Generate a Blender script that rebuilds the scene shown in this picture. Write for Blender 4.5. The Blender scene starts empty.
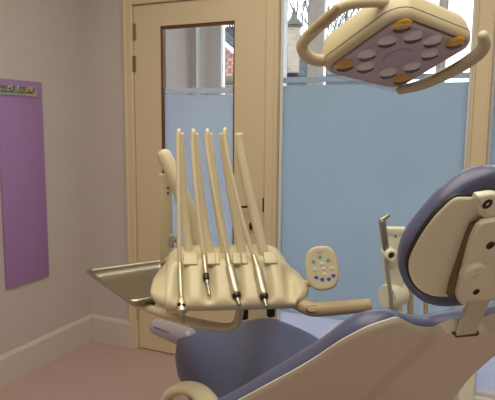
import bpy, bmesh, math, random
from mathutils import Vector, Matrix
random.seed(4)
PI = math.pi
scene = bpy.context.scene
COL = scene.collection

# ------------------------------------------------------------------ camera
F, PITCH, YAW, ROLL, HC = 551.11, .1311, .4141, .0084, 1.4
cy, sy = math.cos(YAW), math.sin(YAW)

def W(v):
    """floor frame seen from the camera (X right, Y ahead, Z up) -> room frame"""
    return Vector((v[0]*cy - v[1]*sy, v[0]*sy + v[1]*cy, v[2]))

def ray(px, py):
    dx, dy = px - 247.5, py - 200
    c, s = math.cos(ROLL), math.sin(ROLL)
    a, b = c*dx + s*dy, -s*dx + c*dy
    cp, sp = math.cos(PITCH), math.sin(PITCH)
    v = Vector((a, F*cp - b*sp, -F*sp - b*cp))
    return v / v.y

CAMP = Vector((0, 0, HC))
def P(px, py, d): return CAMP + ray(px, py)*d
def Pz(px, py, z):
    r = ray(px, py); return CAMP + r*((z - HC)/r.z)
def Pp(px, py, o, n):
    r = ray(px, py); return CAMP + r*((o - CAMP).dot(n)/r.dot(n))

cam = bpy.data.cameras.new('camera')
cam.sensor_width = 36; cam.lens = 36*F/495; cam.clip_start = .02; cam.clip_end = 300
co = bpy.data.objects.new('camera', cam); COL.objects.link(co)
cp, sp = math.cos(PITCH), math.sin(PITCH)
r0, u0, f0 = W((1, 0, 0)), W((0, sp, cp)), W((0, cp, -sp))
cr, sr = math.cos(ROLL), math.sin(ROLL)
rr, uu = r0*cr + u0*sr, u0*cr - r0*sr
M = Matrix((rr, uu, -f0)).transposed().to_4x4(); M.translation = CAMP
co.matrix_world = M
scene.camera = co

# ------------------------------------------------------------------ materials
def lin(c):
    return tuple((x/12.92 if x <= .04045 else ((x+.055)/1.055)**2.4) for x in c)
def rgb(r, g, b): return lin((r/255, g/255, b/255)) + (1,)

MATS = {}
def mat(name, col, rough=.5, metal=0, spec=.5, bump=0, bscale=60, vary=0, vscale=4, coat=0, sheen=0):
    m = bpy.data.materials.new(name); m.use_nodes = True
    nt = m.node_tree; b = nt.nodes['Principled BSDF']
    b.inputs['Base Color'].default_value = col
    b.inputs['Roughness'].default_value = rough
    b.inputs['Metallic'].default_value = metal
    b.inputs['Specular IOR Level'].default_value = spec
    b.inputs['Coat Weight'].default_value = coat
    b.inputs['Sheen Weight'].default_value = sheen
    tc = nt.nodes.new('ShaderNodeTexCoord')
    if vary:
        n = nt.nodes.new('ShaderNodeTexNoise'); n.inputs['Scale'].default_value = vscale
        n.inputs['Detail'].default_value = 4
        nt.links.new(tc.outputs['Object'], n.inputs['Vector'])
        mx = nt.nodes.new('ShaderNodeMix'); mx.data_type = 'RGBA'
        mx.inputs['A'].default_value = tuple(x*(1-vary) for x in col[:3]) + (1,)
        mx.inputs['B'].default_value = tuple(min(1, x*(1+vary)) for x in col[:3]) + (1,)
        nt.links.new(n.outputs['Fac'], mx.inputs['Factor'])
        nt.links.new(mx.outputs['Result'], b.inputs['Base Color'])
    if bump:
        n = nt.nodes.new('ShaderNodeTexNoise'); n.inputs['Scale'].default_value = bscale
        nt.links.new(tc.outputs['Object'], n.inputs['Vector'])
        bp = nt.nodes.new('ShaderNodeBump'); bp.inputs['Strength'].default_value = bump
        bp.inputs['Distance'].default_value = .01
        nt.links.new(n.outputs['Fac'], bp.inputs['Height'])
        nt.links.new(bp.outputs['Normal'], b.inputs['Normal'])
    MATS[name] = m
    return m

wall_m = mat('wall_paint', rgb(206, 197, 194), .8, vary=.03, bump=.05, bscale=180)
base_m = mat('baseboard_paint', rgb(214, 205, 198), .45, vary=.02)
floor_m = mat('vinyl_floor', rgb(194, 167, 160), .5, vary=.05, vscale=60, bump=.02, bscale=200)
ceil_m = mat('ceiling_paint', rgb(225, 220, 212), .9, vary=.02)
door_m = mat('cream_door_paint', rgb(222, 206, 172), .45, vary=.02, vscale=2)
wood_m = mat('brown_glazing_wood', rgb(112, 72, 40), .5, vary=.2, vscale=30)
cream_m = mat('cream_plastic', rgb(212, 201, 166), .32, vary=.012, vscale=3)
cream2_m = mat('cream_shell', rgb(220, 216, 197), .38, bump=.03, bscale=260, vary=.012, vscale=3)
head_m = mat('headrest_plastic', rgb(242, 242, 218), .34, vary=.012, vscale=3)
tan_m = mat('tan_grip_plastic', rgb(190, 170, 132), .45, vary=.02)
hose_m = mat('cream_hose_rubber', rgb(228, 216, 182), .3, vary=.03, vscale=20)
navy_m = mat('navy_upholstery', rgb(88, 92, 124), .34, spec=.6, vary=.05, vscale=12, bump=.03, bscale=320)
steel_m = mat('brushed_steel', rgb(172, 166, 152), .28, metal=1, vary=.05, vscale=40)
satin_m = mat('satin_metal', rgb(200, 192, 172), .34, metal=.75, vary=.04, vscale=50)
dark_m = mat('dark_metal', rgb(70, 64, 56), .35, metal=.8, vary=.05)
chrome_m = mat('chrome', rgb(215, 210, 200), .12, metal=1, vary=.02)
black_m = mat('black_rubber', rgb(28, 27, 27), .55, vary=.1)
gap_m = mat('dark_recess', rgb(70, 62, 52), .7, vary=.05)
purple_m = mat('purple_panel', rgb(166, 131, 188), .6, vary=.03, bump=.02, bscale=150)
brass_m = mat('aged_brass', rgb(150, 128, 84), .35, metal=1, vary=.1, vscale=30)
blue_m = mat('blue_print', rgb(60, 84, 170), .5, vary=.02)
teal_m = mat('teal_print', rgb(88, 170, 186), .5, vary=.02)
white_m = mat('white_plastic', rgb(232, 232, 228), .4, vary=.01)
grey_m = mat('grey_print', rgb(120, 120, 118), .5, vary=.02)
yellow_m = mat('amber_reflector', rgb(235, 185, 50), .3, metal=.2, vary=.06)
silver_m = mat('silver_reflector', rgb(252, 252, 252), .2, metal=.1, vary=.03)
plate_m = mat('lamp_reflector_bed', rgb(200, 188, 198), .35, vary=.03, vscale=25)
sleeve_m = mat('lilac_glossy_plastic', rgb(184, 176, 186), .12, coat=.6, vary=.03)
pvc_m = mat('white_window_frame', rgb(226, 226, 226), .35, vary=.01)

def brick(name, c1, c2, mortar, scale, bw=.5, rh=.25, ms=.02):
    m = bpy.data.materials.new(name); m.use_nodes = True
    nt = m.node_tree; b = nt.nodes['Principled BSDF']; b.inputs['Roughness'].default_value = .8
    tc = nt.nodes.new('ShaderNodeTexCoord')
    t = nt.nodes.new('ShaderNodeTexBrick')
    t.inputs['Color1'].default_value = c1; t.inputs['Color2'].default_value = c2
    t.inputs['Mortar'].default_value = mortar; t.inputs['Scale'].default_value = scale
    t.inputs['Brick Width'].default_value = bw; t.inputs['Row Height'].default_value = rh
    t.inputs['Mortar Size'].default_value = ms
    nt.links.new(tc.outputs['UV'], t.inputs['Vector'])
    nt.links.new(t.outputs['Color'], b.inputs['Base Color'])
    return m
redtile_m = brick('red_roof_tiles', rgb(146, 88, 72), rgb(118, 68, 55), rgb(60, 36, 30), 1, .2, .26, .03)
slate_m = brick('slate_roof_tiles', rgb(66, 74, 84), rgb(52, 59, 68), rgb(30, 34, 40), 1, .3, .3, .035)
brick_m = brick('chimney_brick', rgb(146, 130, 112), rgb(122, 106, 90), rgb(140, 134, 125), 1, .22, .08, .01)
housewall_m = brick('house_brick', rgb(140, 96, 78), rgb(122, 82, 66), rgb(160, 150, 140), 1, .22, .08, .01)

def glass_mat(name, tint=(1, 1, 1, 1)):
    m = bpy.data.materials.new(name); m.use_nodes = True
    nt = m.node_tree; nt.nodes.clear()
    o = nt.nodes.new('ShaderNodeOutputMaterial')
    tr = nt.nodes.new('ShaderNodeBsdfTransparent'); tr.inputs['Color'].default_value = tint
    gl = nt.nodes.new('ShaderNodeBsdfGlossy'); gl.inputs['Roughness'].default_value = .02
    lw = nt.nodes.new('ShaderNodeFresnel'); lw.inputs['IOR'].default_value = 1.4
    mx = nt.nodes.new('ShaderNodeMixShader')
    nt.links.new(lw.outputs['Fac'], mx.inputs['Fac'])
    nt.links.new(tr.outputs[0], mx.inputs[1]); nt.links.new(gl.outputs[0], mx.inputs[2])
    nt.links.new(mx.outputs[0], o.inputs['Surface'])
    return m
glass_m = glass_mat('clear_glass', (.97, .98, .98, 1))

def frost_mat(name, col, t=.75, clear=0.0):
    m = bpy.data.materials.new(name); m.use_nodes = True
    nt = m.node_tree; nt.nodes.clear()
    o = nt.nodes.new('ShaderNodeOutputMaterial')
    tl = nt.nodes.new('ShaderNodeBsdfTranslucent'); tl.inputs['Color'].default_value = col
    df = nt.nodes.new('ShaderNodeBsdfPrincipled'); df.inputs['Base Color'].default_value = col
    df.inputs['Roughness'].default_value = .3; df.inputs['Specular IOR Level'].default_value = .35
    mx = nt.nodes.new('ShaderNodeMixShader'); mx.inputs['Fac'].default_value = t
    nt.links.new(df.outputs[0], mx.inputs[1]); nt.links.new(tl.outputs[0], mx.inputs[2])
    n = nt.nodes.new('ShaderNodeTexNoise'); n.inputs['Scale'].default_value = 3
    tc = nt.nodes.new('ShaderNodeTexCoord'); nt.links.new(tc.outputs['Object'], n.inputs['Vector'])
    cm = nt.nodes.new('ShaderNodeMix'); cm.data_type = 'RGBA'
    cm.inputs['A'].default_value = tuple(c*.96 for c in col[:3]) + (1,)
    cm.inputs['B'].default_value = tuple(min(1, c*1.04) for c in col[:3]) + (1,)
    nt.links.new(n.outputs['Fac'], cm.inputs['Factor'])
    nt.links.new(cm.outputs['Result'], tl.inputs['Color']); nt.links.new(cm.outputs['Result'], df.inputs['Base Color'])
    tr = nt.nodes.new('ShaderNodeBsdfTransparent')
    m2 = nt.nodes.new('ShaderNodeMixShader'); m2.inputs['Fac'].default_value = clear
    nt.links.new(mx.outputs[0], m2.inputs[1]); nt.links.new(tr.outputs[0], m2.inputs[2])
    nt.links.new(m2.outputs[0], o.inputs['Surface'])
    return m
frost_m = frost_mat('frosted_film', rgb(188, 200, 208), .8, 0)
frost3_m = frost_mat('frosted_film_lower', rgb(218, 221, 234), .85, 0)
frost2_m = frost_mat('frosted_film_door', rgb(204, 212, 220), .8, 0)

def lens_mat():
    m = bpy.data.materials.new('ribbed_lens'); m.use_nodes = True
    nt = m.node_tree; nt.nodes.clear()
    o = nt.nodes.new('ShaderNodeOutputMaterial')
    tr = nt.nodes.new('ShaderNodeBsdfTransparent'); tr.inputs['Color'].default_value = (.97, .95, .97, 1)
    gl = nt.nodes.new('ShaderNodeBsdfPrincipled'); gl.inputs['Base Color'].default_value = rgb(225, 216, 226)
    gl.inputs['Roughness'].default_value = .15
    tc = nt.nodes.new('ShaderNodeTexCoord'); wv = nt.nodes.new('ShaderNodeTexWave')
    wv.inputs['Scale'].default_value = 58; wv.bands_direction = 'X'
    nt.links.new(tc.outputs['UV'], wv.inputs['Vector'])
    mr = nt.nodes.new('ShaderNodeMapRange'); mr.inputs['To Min'].default_value = .03; mr.inputs['To Max'].default_value = .2
    nt.links.new(wv.outputs['Fac'], mr.inputs['Value'])
    mx = nt.nodes.new('ShaderNodeMixShader')
    nt.links.new(mr.outputs[0], mx.inputs[0]); nt.links.new(tr.outputs[0], mx.inputs[1]); nt.links.new(gl.outputs[0], mx.inputs[2])
    nt.links.new(mx.outputs[0], o.inputs['Surface'])
    return m
lens_m = lens_mat()

# ------------------------------------------------------------------ mesh helpers
def obj(name, bm, m, parent=None, smooth=35, loc=None, room=False, uv=None):
    """room=False: bm is in the camera floor frame, turned into the room; one mesh object"""
    if not room:
        for v in bm.verts: v.co = W(v.co)
    base = Vector((0, 0, 0))
    if parent is not None: base = WL[parent.name]
    elif loc is not None: base = Vector(loc)
    for v in bm.verts: v.co -= base
    bmesh.ops.recalc_face_normals(bm, faces=bm.faces[:])
    me = bpy.data.meshes.new(name)
    if uv:
        lay = bm.loops.layers.uv.new('UVMap')
        for f in bm.faces:
            for l in f.loops: l[lay].uv = uv(l.vert.co + base)
    bm.to_mesh(me); bm.free()
    me.materials.append(m)
    if smooth:
        me.shade_smooth(); me.set_sharp_from_angle(angle=math.radians(smooth))
    o = bpy.data.objects.new(name, me); COL.objects.link(o)
    if parent is not None: o.parent = parent; WL[o.name] = base.copy()
    else: o.location = base; WL[o.name] = base.copy()
    return o
WL = {}

def thing(name, label, cat, loc, group=None, room=False):
    o = bpy.data.objects.new(name, None); COL.objects.link(o)
    o.empty_display_size = .05
    l = Vector(loc) if room else W(loc)
    o.location = l; WL[o.name] = l.copy()
    if label: o['label'] = label
    if cat: o['category'] = cat
    if group: o['group'] = group
    return o
def tag(o, label, cat, group=None):
    o['label'] = label; o['category'] = cat
    if group: o['group'] = group
    return o
def struct(o): o['kind'] = 'structure'; return o
def plabel(o, l): o['label'] = l; return o

def box(bm, x0, x1, y0, y1, z0, z1, bev=0, seg=2):
    vs = [bm.verts.new((x, y, z)) for x in (x0, x1) for y in (y0, y1) for z in (z0, z1)]
    fs = [(0, 1, 3, 2), (4, 6, 7, 5), (0, 4, 5, 1), (2, 3, 7, 6), (0, 2, 6, 4), (1, 5, 7, 3)]
    ff = [bm.faces.new([vs[i] for i in f]) for f in fs]
    if bev:
        es = list({e for f in ff for e in f.edges})
        bmesh.ops.bevel(bm, geom=es, offset=bev, segments=seg, affect='EDGES', profile=.5)
    return bm

def obox(bm, c, ax, ay, az, hx, hy, hz, bev=0, seg=2):
    """box with its own axes"""
    t = bmesh.new(); box(t, -hx, hx, -hy, hy, -hz, hz, bev, seg)
    A = Matrix((ax, ay, az)).transposed()
    for v in t.verts: v.co = A @ v.co + Vector(c)
    me = bpy.data.meshes.new('t'); t.to_mesh(me); t.free(); bm.from_mesh(me); bpy.data.meshes.remove(me)
    return bm

def loft(bm, rings, closed=True, caps=True):
    R = [[bm.verts.new(p) for p in r] for r in rings]
    n = len(R[0])
    for a, b in zip(R, R[1:]):
        for i in range(n if closed else n-1):
            j = (i+1) % n
            try: bm.faces.new((a[i], a[j], b[j], b[i]))
            except ValueError: pass
    if caps:
        for r in (R[0], R[-1]):
            try: bm.faces.new(r)
            except ValueError: pass
    return bm

def smooth_path(pts, k=6):
    """Catmull-Rom through points (tuples of any length)"""
    out = []
    n = len(pts)
    for i in range(n-1):
        p0, p1, p2, p3 = pts[max(i-1, 0)], pts[i], pts[i+1], pts[min(i+2, n-1)]
        for s in range(k):
            t = s/k
            out.append(tuple(.5*((2*b) + (c-a)*t + (2*a-5*b+4*c-d)*t*t + (-a+3*b-3*c+d)*t**3) for a, b, c, d in zip(p0, p1, p2, p3)))
    out.append(tuple(pts[-1]))
    return out

def tube(bm, pts, rad, n=16, k=6, cap='round', flat=1.0, up=None, smooth=True):
    """pts: Vectors; rad: number or list"""
    if not isinstance(rad, (list, tuple)): rad = [rad]*len(pts)
    q = [tuple(p) + (r,) for p, r in zip(pts, rad)]
    if smooth and len(q) > 2: q = smooth_path(q, k)
    P_ = [Vector(p[:3]) for p in q]; R_ = [p[3] for p in q]
    m = len(P_)
    T = [(P_[min(i+1, m-1)] - P_[max(i-1, 0)]).normalized() for i in range(m)]
    if up is None:
        up = Vector((0, 0, 1))
        if abs(T[0].dot(up)) > .9: up = Vector((1, 0, 0))
    N = (up - T[0]*up.dot(T[0])).normalized()
    rings = []
    def ring(c, N, B, r): return [c + N*(r*flat*math.cos(2*PI*i/n)) + B*(r*math.sin(2*PI*i/n)) for i in range(n)]
    for i in range(m):
        N = (N - T[i]*N.dot(T[i])).normalized(); B = T[i].cross(N)
        if i == 0 and cap == 'round':
            for a in (80, 60, 40, 20):
                rings.append(ring(P_[0] - T[0]*R_[0]*math.sin(math.radians(a))*.9, N, B, R_[0]*math.cos(math.radians(a))))
        if i == 0 and cap == 'soft':
            rings.append(ring(P_[0] - T[0]*R_[0]*.25, N, B, R_[0]*.75)); rings.append(ring(P_[0] - T[0]*R_[0]*.15, N, B, R_[0]*.92))
        rings.append(ring(P_[i], N, B, R_[i]))
        if i == m-1 and cap == 'round':
            for a in (20, 40, 60, 80):
                rings.append(ring(P_[i] + T[i]*R_[i]*math.sin(math.radians(a))*.9, N, B, R_[i]*math.cos(math.radians(a))))
        if i == m-1 and cap == 'soft':
            rings.append(ring(P_[i] + T[i]*R_[i]*.15, N, B, R_[i]*.92)); rings.append(ring(P_[i] + T[i]*R_[i]*.25, N, B, R_[i]*.75))
    return loft(bm, rings)

def lathe(bm, prof, o, ax, n=24):
    """prof: (radius, distance along ax)"""
    ax = Vector(ax).normalized(); t = Vector((0, 0, 1)) if abs(ax.z) < .9 else Vector((1, 0, 0))
    A = ax.cross(t).normalized(); B = ax.cross(A); o = Vector(o)
    return loft(bm, [[o + ax*h + A*(r*math.cos(2*PI*i/n)) + B*(r*math.sin(2*PI*i/n)) for i in range(n)] for r, h in prof])

def outline_off(pts, d):
    """move a closed 2D outline outwards by d (counter-clockwise or clockwise handled)"""
    n = len(pts)
    area = sum(pts[i][0]*pts[(i+1) % n][1] - pts[(i+1) % n][0]*pts[i][1] for i in range(n))
    s = 1 if area > 0 else -1
    out = []
    for i in range(n):
        a, b = pts[i-1], pts[(i+1) % n]
        tx, ty = b[0]-a[0], b[1]-a[1]; l = math.hypot(tx, ty) or 1
        out.append((pts[i][0] + s*ty/l*d, pts[i][1] - s*tx/l*d))
    return out

def closed_smooth(pts, k=4):
    """smooth closed outline; tangents limited by the shorter neighbour so corners do not overshoot"""
    n = len(pts); out = []
    tan = []
    for i in range(n):
        a, b, c = pts[i-1], pts[i], pts[(i+1) % n]
        tx, ty = c[0]-a[0], c[1]-a[1]; l = math.hypot(tx, ty) or 1
        m = min(math.hypot(b[0]-a[0], b[1]-a[1]), math.hypot(c[0]-b[0], c[1]-b[1]))
        tan.append((tx/l*m, ty/l*m))
    for i in range(n):
        p, q, m0, m1 = pts[i], pts[(i+1) % n], tan[i], tan[(i+1) % n]
        for s in range(k):
            t = s/k
            h0, h1, h2, h3 = 2*t**3-3*t*t+1, t**3-2*t*t+t, -2*t**3+3*t*t, t**3-t*t
            out.append(tuple(h0*p[e]+h1*m0[e]+h2*q[e]+h3*m1[e] for e in (0, 1)))
    return out

def slab(bm, pts, o, u, v, n, prof, bend=None):
    """closed outline in (u, v); prof = list of (outward offset, height along n)"""
    rings = []
    for off, h in prof:
        q = outline_off(pts, off) if off else pts
        rings.append([o + u*a + v*b + n*(h + (bend(a, b) if bend else 0)) for a, b in q])
    return loft(bm, rings)

def rrect(w, h, r, k=6):
    pts = []
    for sx, sy_, a0 in ((1, 1, 0), (-1, 1, 90), (-1, -1, 180), (1, -1, 270)):
        for i in range(k+1):
            a = math.radians(a0 + 90*i/k)
            pts.append((sx*(w-r) + r*math.cos(a), sy_*(h-r) + r*math.sin(a)))
    return pts
def ellipse(a, b, n=28): return [(a*math.cos(2*PI*i/n), b*math.sin(2*PI*i/n)) for i in range(n)]

# ------------------------------------------------------------------ the room (room frame: x along the glazed wall, y towards it)
LX, DY, ZC = -2.346, 2.7925, 2.75
RX, RY = 2.2, -1.7
CY = 4.5                                  # outer wall beyond the passage
BH = .174
DL, DR = -1.9704, -1.1287                 # door leaf
FR = .075
def S(name, bm, m, parent=None, **k): return struct(obj(name, bm, m, parent, room=True, **k)) if parent is None else obj(name, bm, m, parent, room=True, **k)

S('floor', box(bmesh.new(), LX-.15, RX+.15, RY-.15, CY+.2, -.1, 0), floor_m, smooth=0)
S('ceiling', box(bmesh.new(), LX-.15, RX+.15, RY-.15, CY+.2, ZC, ZC+.1), ceil_m, smooth=0)
S('wall_left', box(bmesh.new(), LX-.12, LX, RY-.12, CY+.2, 0, ZC), wall_m, smooth=0)
S('wall_right', box(bmesh.new(), RX, RX+.12, RY-.12, CY+.2, 0, ZC), wall_m, smooth=0)
S('wall_rear', box(bmesh.new(), LX, RX, RY-.12, RY, 0, ZC), wall_m, smooth=0)
# back wall: pieces round the door and the two windows
GL, PLX, PRX = DR + FR, -.0966, -.0198    # glass 1 from GL to post; post; glass 2
GZ0, GZ1 = .115, 2.45
b = bmesh.new()
box(b, LX, DL-.062, DY, DY+.12, 0, ZC)
box(b, DL-.062, GL, DY, DY+.12, 2.16, ZC)
box(b, GL, RX, DY, DY+.12, GZ1+.05, ZC)
box(b, 1.25, RX, DY, DY+.12, 0, GZ0-.03)
box(b, 1.25, RX, DY, DY+.12, GZ0-.03, GZ1+.05)
S('wall_back', b, wall_m, smooth=0)
# baseboards with a small chamfered lip
def skirting(bm, p0, p1, inward, h=BH, t=.016):
    p0, p1, n = Vector(p0), Vector(p1), Vector(inward)
    prof = [(0, 0), (t, 0), (t, h-.02), (t*.55, h-.006), (t*.3, h), (0, h)]
    loft(bm, [[p + n*a + Vector((0, 0, z)) for a, z in prof] for p in (p0, p1)])
b = bmesh.new(); skirting(b, (LX, RY, 0), (LX, DY, 0), (1, 0, 0)); S('baseboard_left', b, base_m, smooth=0)
b = bmesh.new(); skirting(b, (LX+.0165, DY, 0), (DL-.036, DY, 0), (0, -1, 0)); skirting(b, (1.25, DY, 0), (RX, DY, 0), (0, -1, 0))
S('baseboard_back', b, base_m, smooth=0)

# door frame (trim)
def jamb(bm, x0, x1, z0, z1, y0=DY-.015, y1=DY+.135, bev=.004): box(bm, x0, x1, y0, y1, z0, z1, bev, 1)
b = bmesh.new()
jamb(b, DL-.062, DL-.004, 0, 2.16); jamb(b, DR+.004, GL, 0, 2.16, DY-.012); jamb(b, DL-.06, GL-.002, 2.104, 2.158, DY-.0142, DY+.13)
jamb(b, DL-.0625, DL-.045, BH, 2.161, DY-.022, DY+.01)                      # raised outer bead
jamb(b, DR+.055, GL-.0008, 0, GZ1, DY-.02, DY+.05)
S('trim_1', b, door_m, smooth=0)

def PW(px, py, y=DY):
    """pixel -> point on the plane y=const in the room frame"""
    r = W(ray(px, py)); return CAMP + r*(y/r.y)

# door: leaf with a glazed opening
g0, g1 = PW(159.5, 26), PW(234.5, 20)
gx0, gx1, gz1 = g0.x, g1.x, g0.z
gz0 = PW(196, 262).z
fz = PW(200, 87.5).z
door = thing('door_1', None, None, (DL, DY, 0), room=True); struct(door)
b = bmesh.new(); y0, y1 = DY+.004, DY+.048
for q in ((DL, gx0, .008, 2.1), (gx1, DR, .008, 2.1), (gx0, gx1, gz1, 2.1), (gx0, gx1, .008, gz0)):
    box(b, q[0], q[1], y0, y1, q[2], q[3])
S('door_leaf', b, door_m, door, smooth=0)
b = bmesh.new(); e = .014
for q in ((gx0, gx0+e, gz0, gz1), (gx1-e*.8, gx1, gz0, gz1), (gx0, gx1, gz1-e, gz1), (gx0, gx1, gz0, gz0+e)):
    box(b, q[0], q[1], y0+.006, y1-.004, q[2], q[3], .002, 1)
plabel(S('glazing_bead', b, wood_m, door, smooth=0), 'brown wooden bead round the door glass')
S('glass_pane', box(bmesh.new(), gx0+e, gx1-e, y0+.022, y0+.024, fz, gz1-e), glass_m, door, smooth=0)
b = bmesh.new()
zc1 = fz - .012
box(b, gx0+e, gx1-e, y0+.021, y0+.025, gz0+e, zc1-.028); box(b, gx0+e, gx1-e, y0+.021, y0+.025, zc1-.02, fz)
S('glass_pane', box(bmesh.new(), gx0+e, gx1-e, y0+.022, y0+.024, zc1-.028, zc1-.02), glass_m, door, smooth=0)
plabel(S('frosted_pane', b, frost2_m, door, smooth=0), 'frosted lower part of the door glass')
for py in (32, 64):
    b = bmesh.new(); c = PW(132.6, py)
    for k in range(3): tube(b, [Vector((c.x, DY-.006, c.z-.047+k*.032)), Vector((c.x, DY-.006, c.z-.047+k*.032+.03))], .0085, 10, cap='flat')
    box(b, c.x-.006, c.x+.022, DY-.001, DY+.004, c.z-.047, c.z+.047)
    plabel(S('hinge', b, steel_m, door), 'silver barrel hinge')
b = bmesh.new(); c = PW(137.4, 311.5)
tube(b, [Vector((c.x, DY-.006, c.z-.05)), Vector((c.x, DY-.006, c.z+.045))], .0085, 10, cap='flat'); S('hinge', b, satin_m, door)
# lever handle on a long plate
c = PW(251.5, 214)
b = bmesh.new(); box(b, c.x-.021, c.x+.021, y0-.009, y0, c.z-.10, c.z+.10, .004, 2); hp = S('handle_plate', b, door_m, door)
b = bmesh.new(); c2 = PW(255.5, 205)
tube(b, [Vector((c2.x, y0-.008, c2.z)), Vector((c2.x, y0-.045, c2.z)), Vector((c2.x-.012, y0-.052, c2.z-.003)), Vector((c2.x-.085, y0-.05, c2.z-.012))], [.010, .0095, .0075, .0055], 12)
plabel(S('lever_handle', b, dark_m, door), 'dark metal door lever')
b = bmesh.new(); c3 = PW(251.5, 226)
slab(b, ellipse(.011, .022), Vector((c3.x, y0-.0095, c3.z)), Vector((1, 0, 0)), Vector((0, 0, 1)), Vector((0, -1, 0)), [(0, 0), (0, .004), (-.003, .006)])
S('keyhole_cover', b, dark_m, door)
b = bmesh.new(); c4 = PW(264.3, 205); box(b, c4.x-.009, c4.x+.009, DY-.006, DY+.004, c4.z-.04, c4.z+.04, .002, 1); S('strike_plate', b, dark_m, door)

# windows in the back wall
def window(n, x0, x1):
    w = thing('window_%d' % n, None, None, (x0, DY, GZ0), room=True); struct(w)
    zt = PW(372, 80.5).z
    b = bmesh.new(); e = .017
    x0 += .0012; x1 -= .0012
    for q in ((x0, x0+e, GZ0, GZ1), (x1-e, x1, GZ0, GZ1), (x0+e, x1-e, GZ1-e, GZ1), (x0+e, x1-e, GZ0-.012, GZ0+.012)):
        box(b, q[0], q[1], DY+.015, DY+.075, q[2], q[3], .004, 1)
    S('window_frame', b, pvc_m, w, smooth=0)
    S('glass_pane', box(bmesh.new(), x0+e*.8, x1-e*.8, DY+.04, DY+.042, zt+.03, GZ1-e*.8), glass_m, w, smooth=0)
    z2 = zt + .03
    b = bmesh.new()
    box(b, x0+e*.8, x1-e*.8, DY+.039, DY+.043, z2-.028, z2); box(b, x0+e*.8, x1-e*.8, DY+.039, DY+.043, .372, z2-.044)
    plabel(S('frosted_pane', b, frost_m, w, smooth=0), 'frosted film over most of the glass with a clear stripe')
    S('glass_pane', box(bmesh.new(), x0+e*.8, x1-e*.8, DY+.040, DY+.042, z2-.044, z2-.028), glass_m, w, smooth=0)
    plabel(S('lower_pane', box(bmesh.new(), x0+e*.8, x1-e*.8, DY+.039, DY+.043, GZ0, .372), frost3_m, w, smooth=0), 'lighter frosted band at the foot of the glass')
window(1, GL, PLX); window(2, PRX, 1.25)
b = bmesh.new(); box(b, PLX, PRX, DY-.016, DY+.111, 0, GZ1+.05, .006, 2)
for x in (PLX-.002, PRX-.01): box(b, x, x+.012, DY-.022, DY-.002, 0, GZ1+.05, .003, 1)
S('trim_2', b, door_m, smooth=0)
S('trim_3', box(bmesh.new(), GL, 1.25, DY-.01, DY+.11, GZ1, GZ1+.05, .004, 1), door_m, smooth=0)
S('trim_4', box(bmesh.new(), GL+.001, 1.25, DY-.014, DY+.11, 0.0005, GZ0-.0125, .004, 1), pvc_m, smooth=0)

# outer wall of the passage behind the glass, with its tall windows
OY, GY = 4.14, 4.35
mull = [(-2.30, -2.175), (-1.40, -1.265), (-.41, -.345), (.5, .58), (1.4, 1.5)]
OZ0, OZ1 = .3, 2.6
b = bmesh.new()
box(b, LX, RX, OY, OY+.36, 0, OZ0); box(b, LX, RX, OY, OY+.36, OZ1, ZC); box(b, LX, -2.30, OY, OY+.36, OZ0, OZ1); box(b, 1.5, RX, OY, OY+.36, OZ0, OZ1)
S('wall_outer', b, wall_m, smooth=0)
b = bmesh.new(); box(b, -2.301, -2.294, OY-.004, GY+.001, OZ0, OZ1); S('trim_5', b, pvc_m, smooth=0)
for i in range(4):
    x0, x1 = mull[i][1], mull[i+1][0]
    w = thing('window_%d' % (i+3), None, None, (x0, GY, OZ0), room=True); struct(w)
    b = bmesh.new(); xa, xb = (mull[i][0] if i == 0 else (mull[i][0]+mull[i][1])/2), (mull[i+1][0]+mull[i+1][1])/2
    if i == 3: xb = 1.5
    for q in ((xa, x0, OZ0, OZ1), (x1, xb, OZ0, OZ1), (x0, x1, OZ1-.07, OZ1), (x0, x1, OZ0, OZ0+.07)): box(b, q[0], q[1], GY, GY+.09, q[2], q[3], .006, 1)
    S('window_frame', b, pvc_m, w, smooth=0)
    S('glass_pane', box(bmesh.new(), x0-.005, x1+.005, GY+.05, GY+.053, OZ0+.06, OZ1-.06), glass_m, w, smooth=0)

# ------------------------------------------------------------------ outside: roofs, chimney, trees
def roof_uv(o, a, c):
    a, c = Vector(a).normalized(), Vector(c).normalized(); o = Vector(o)
    return lambda p: ((p-o).dot(a), (p-o).dot(c))
def far(px, py, d): return W(P(px, py, d))

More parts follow.
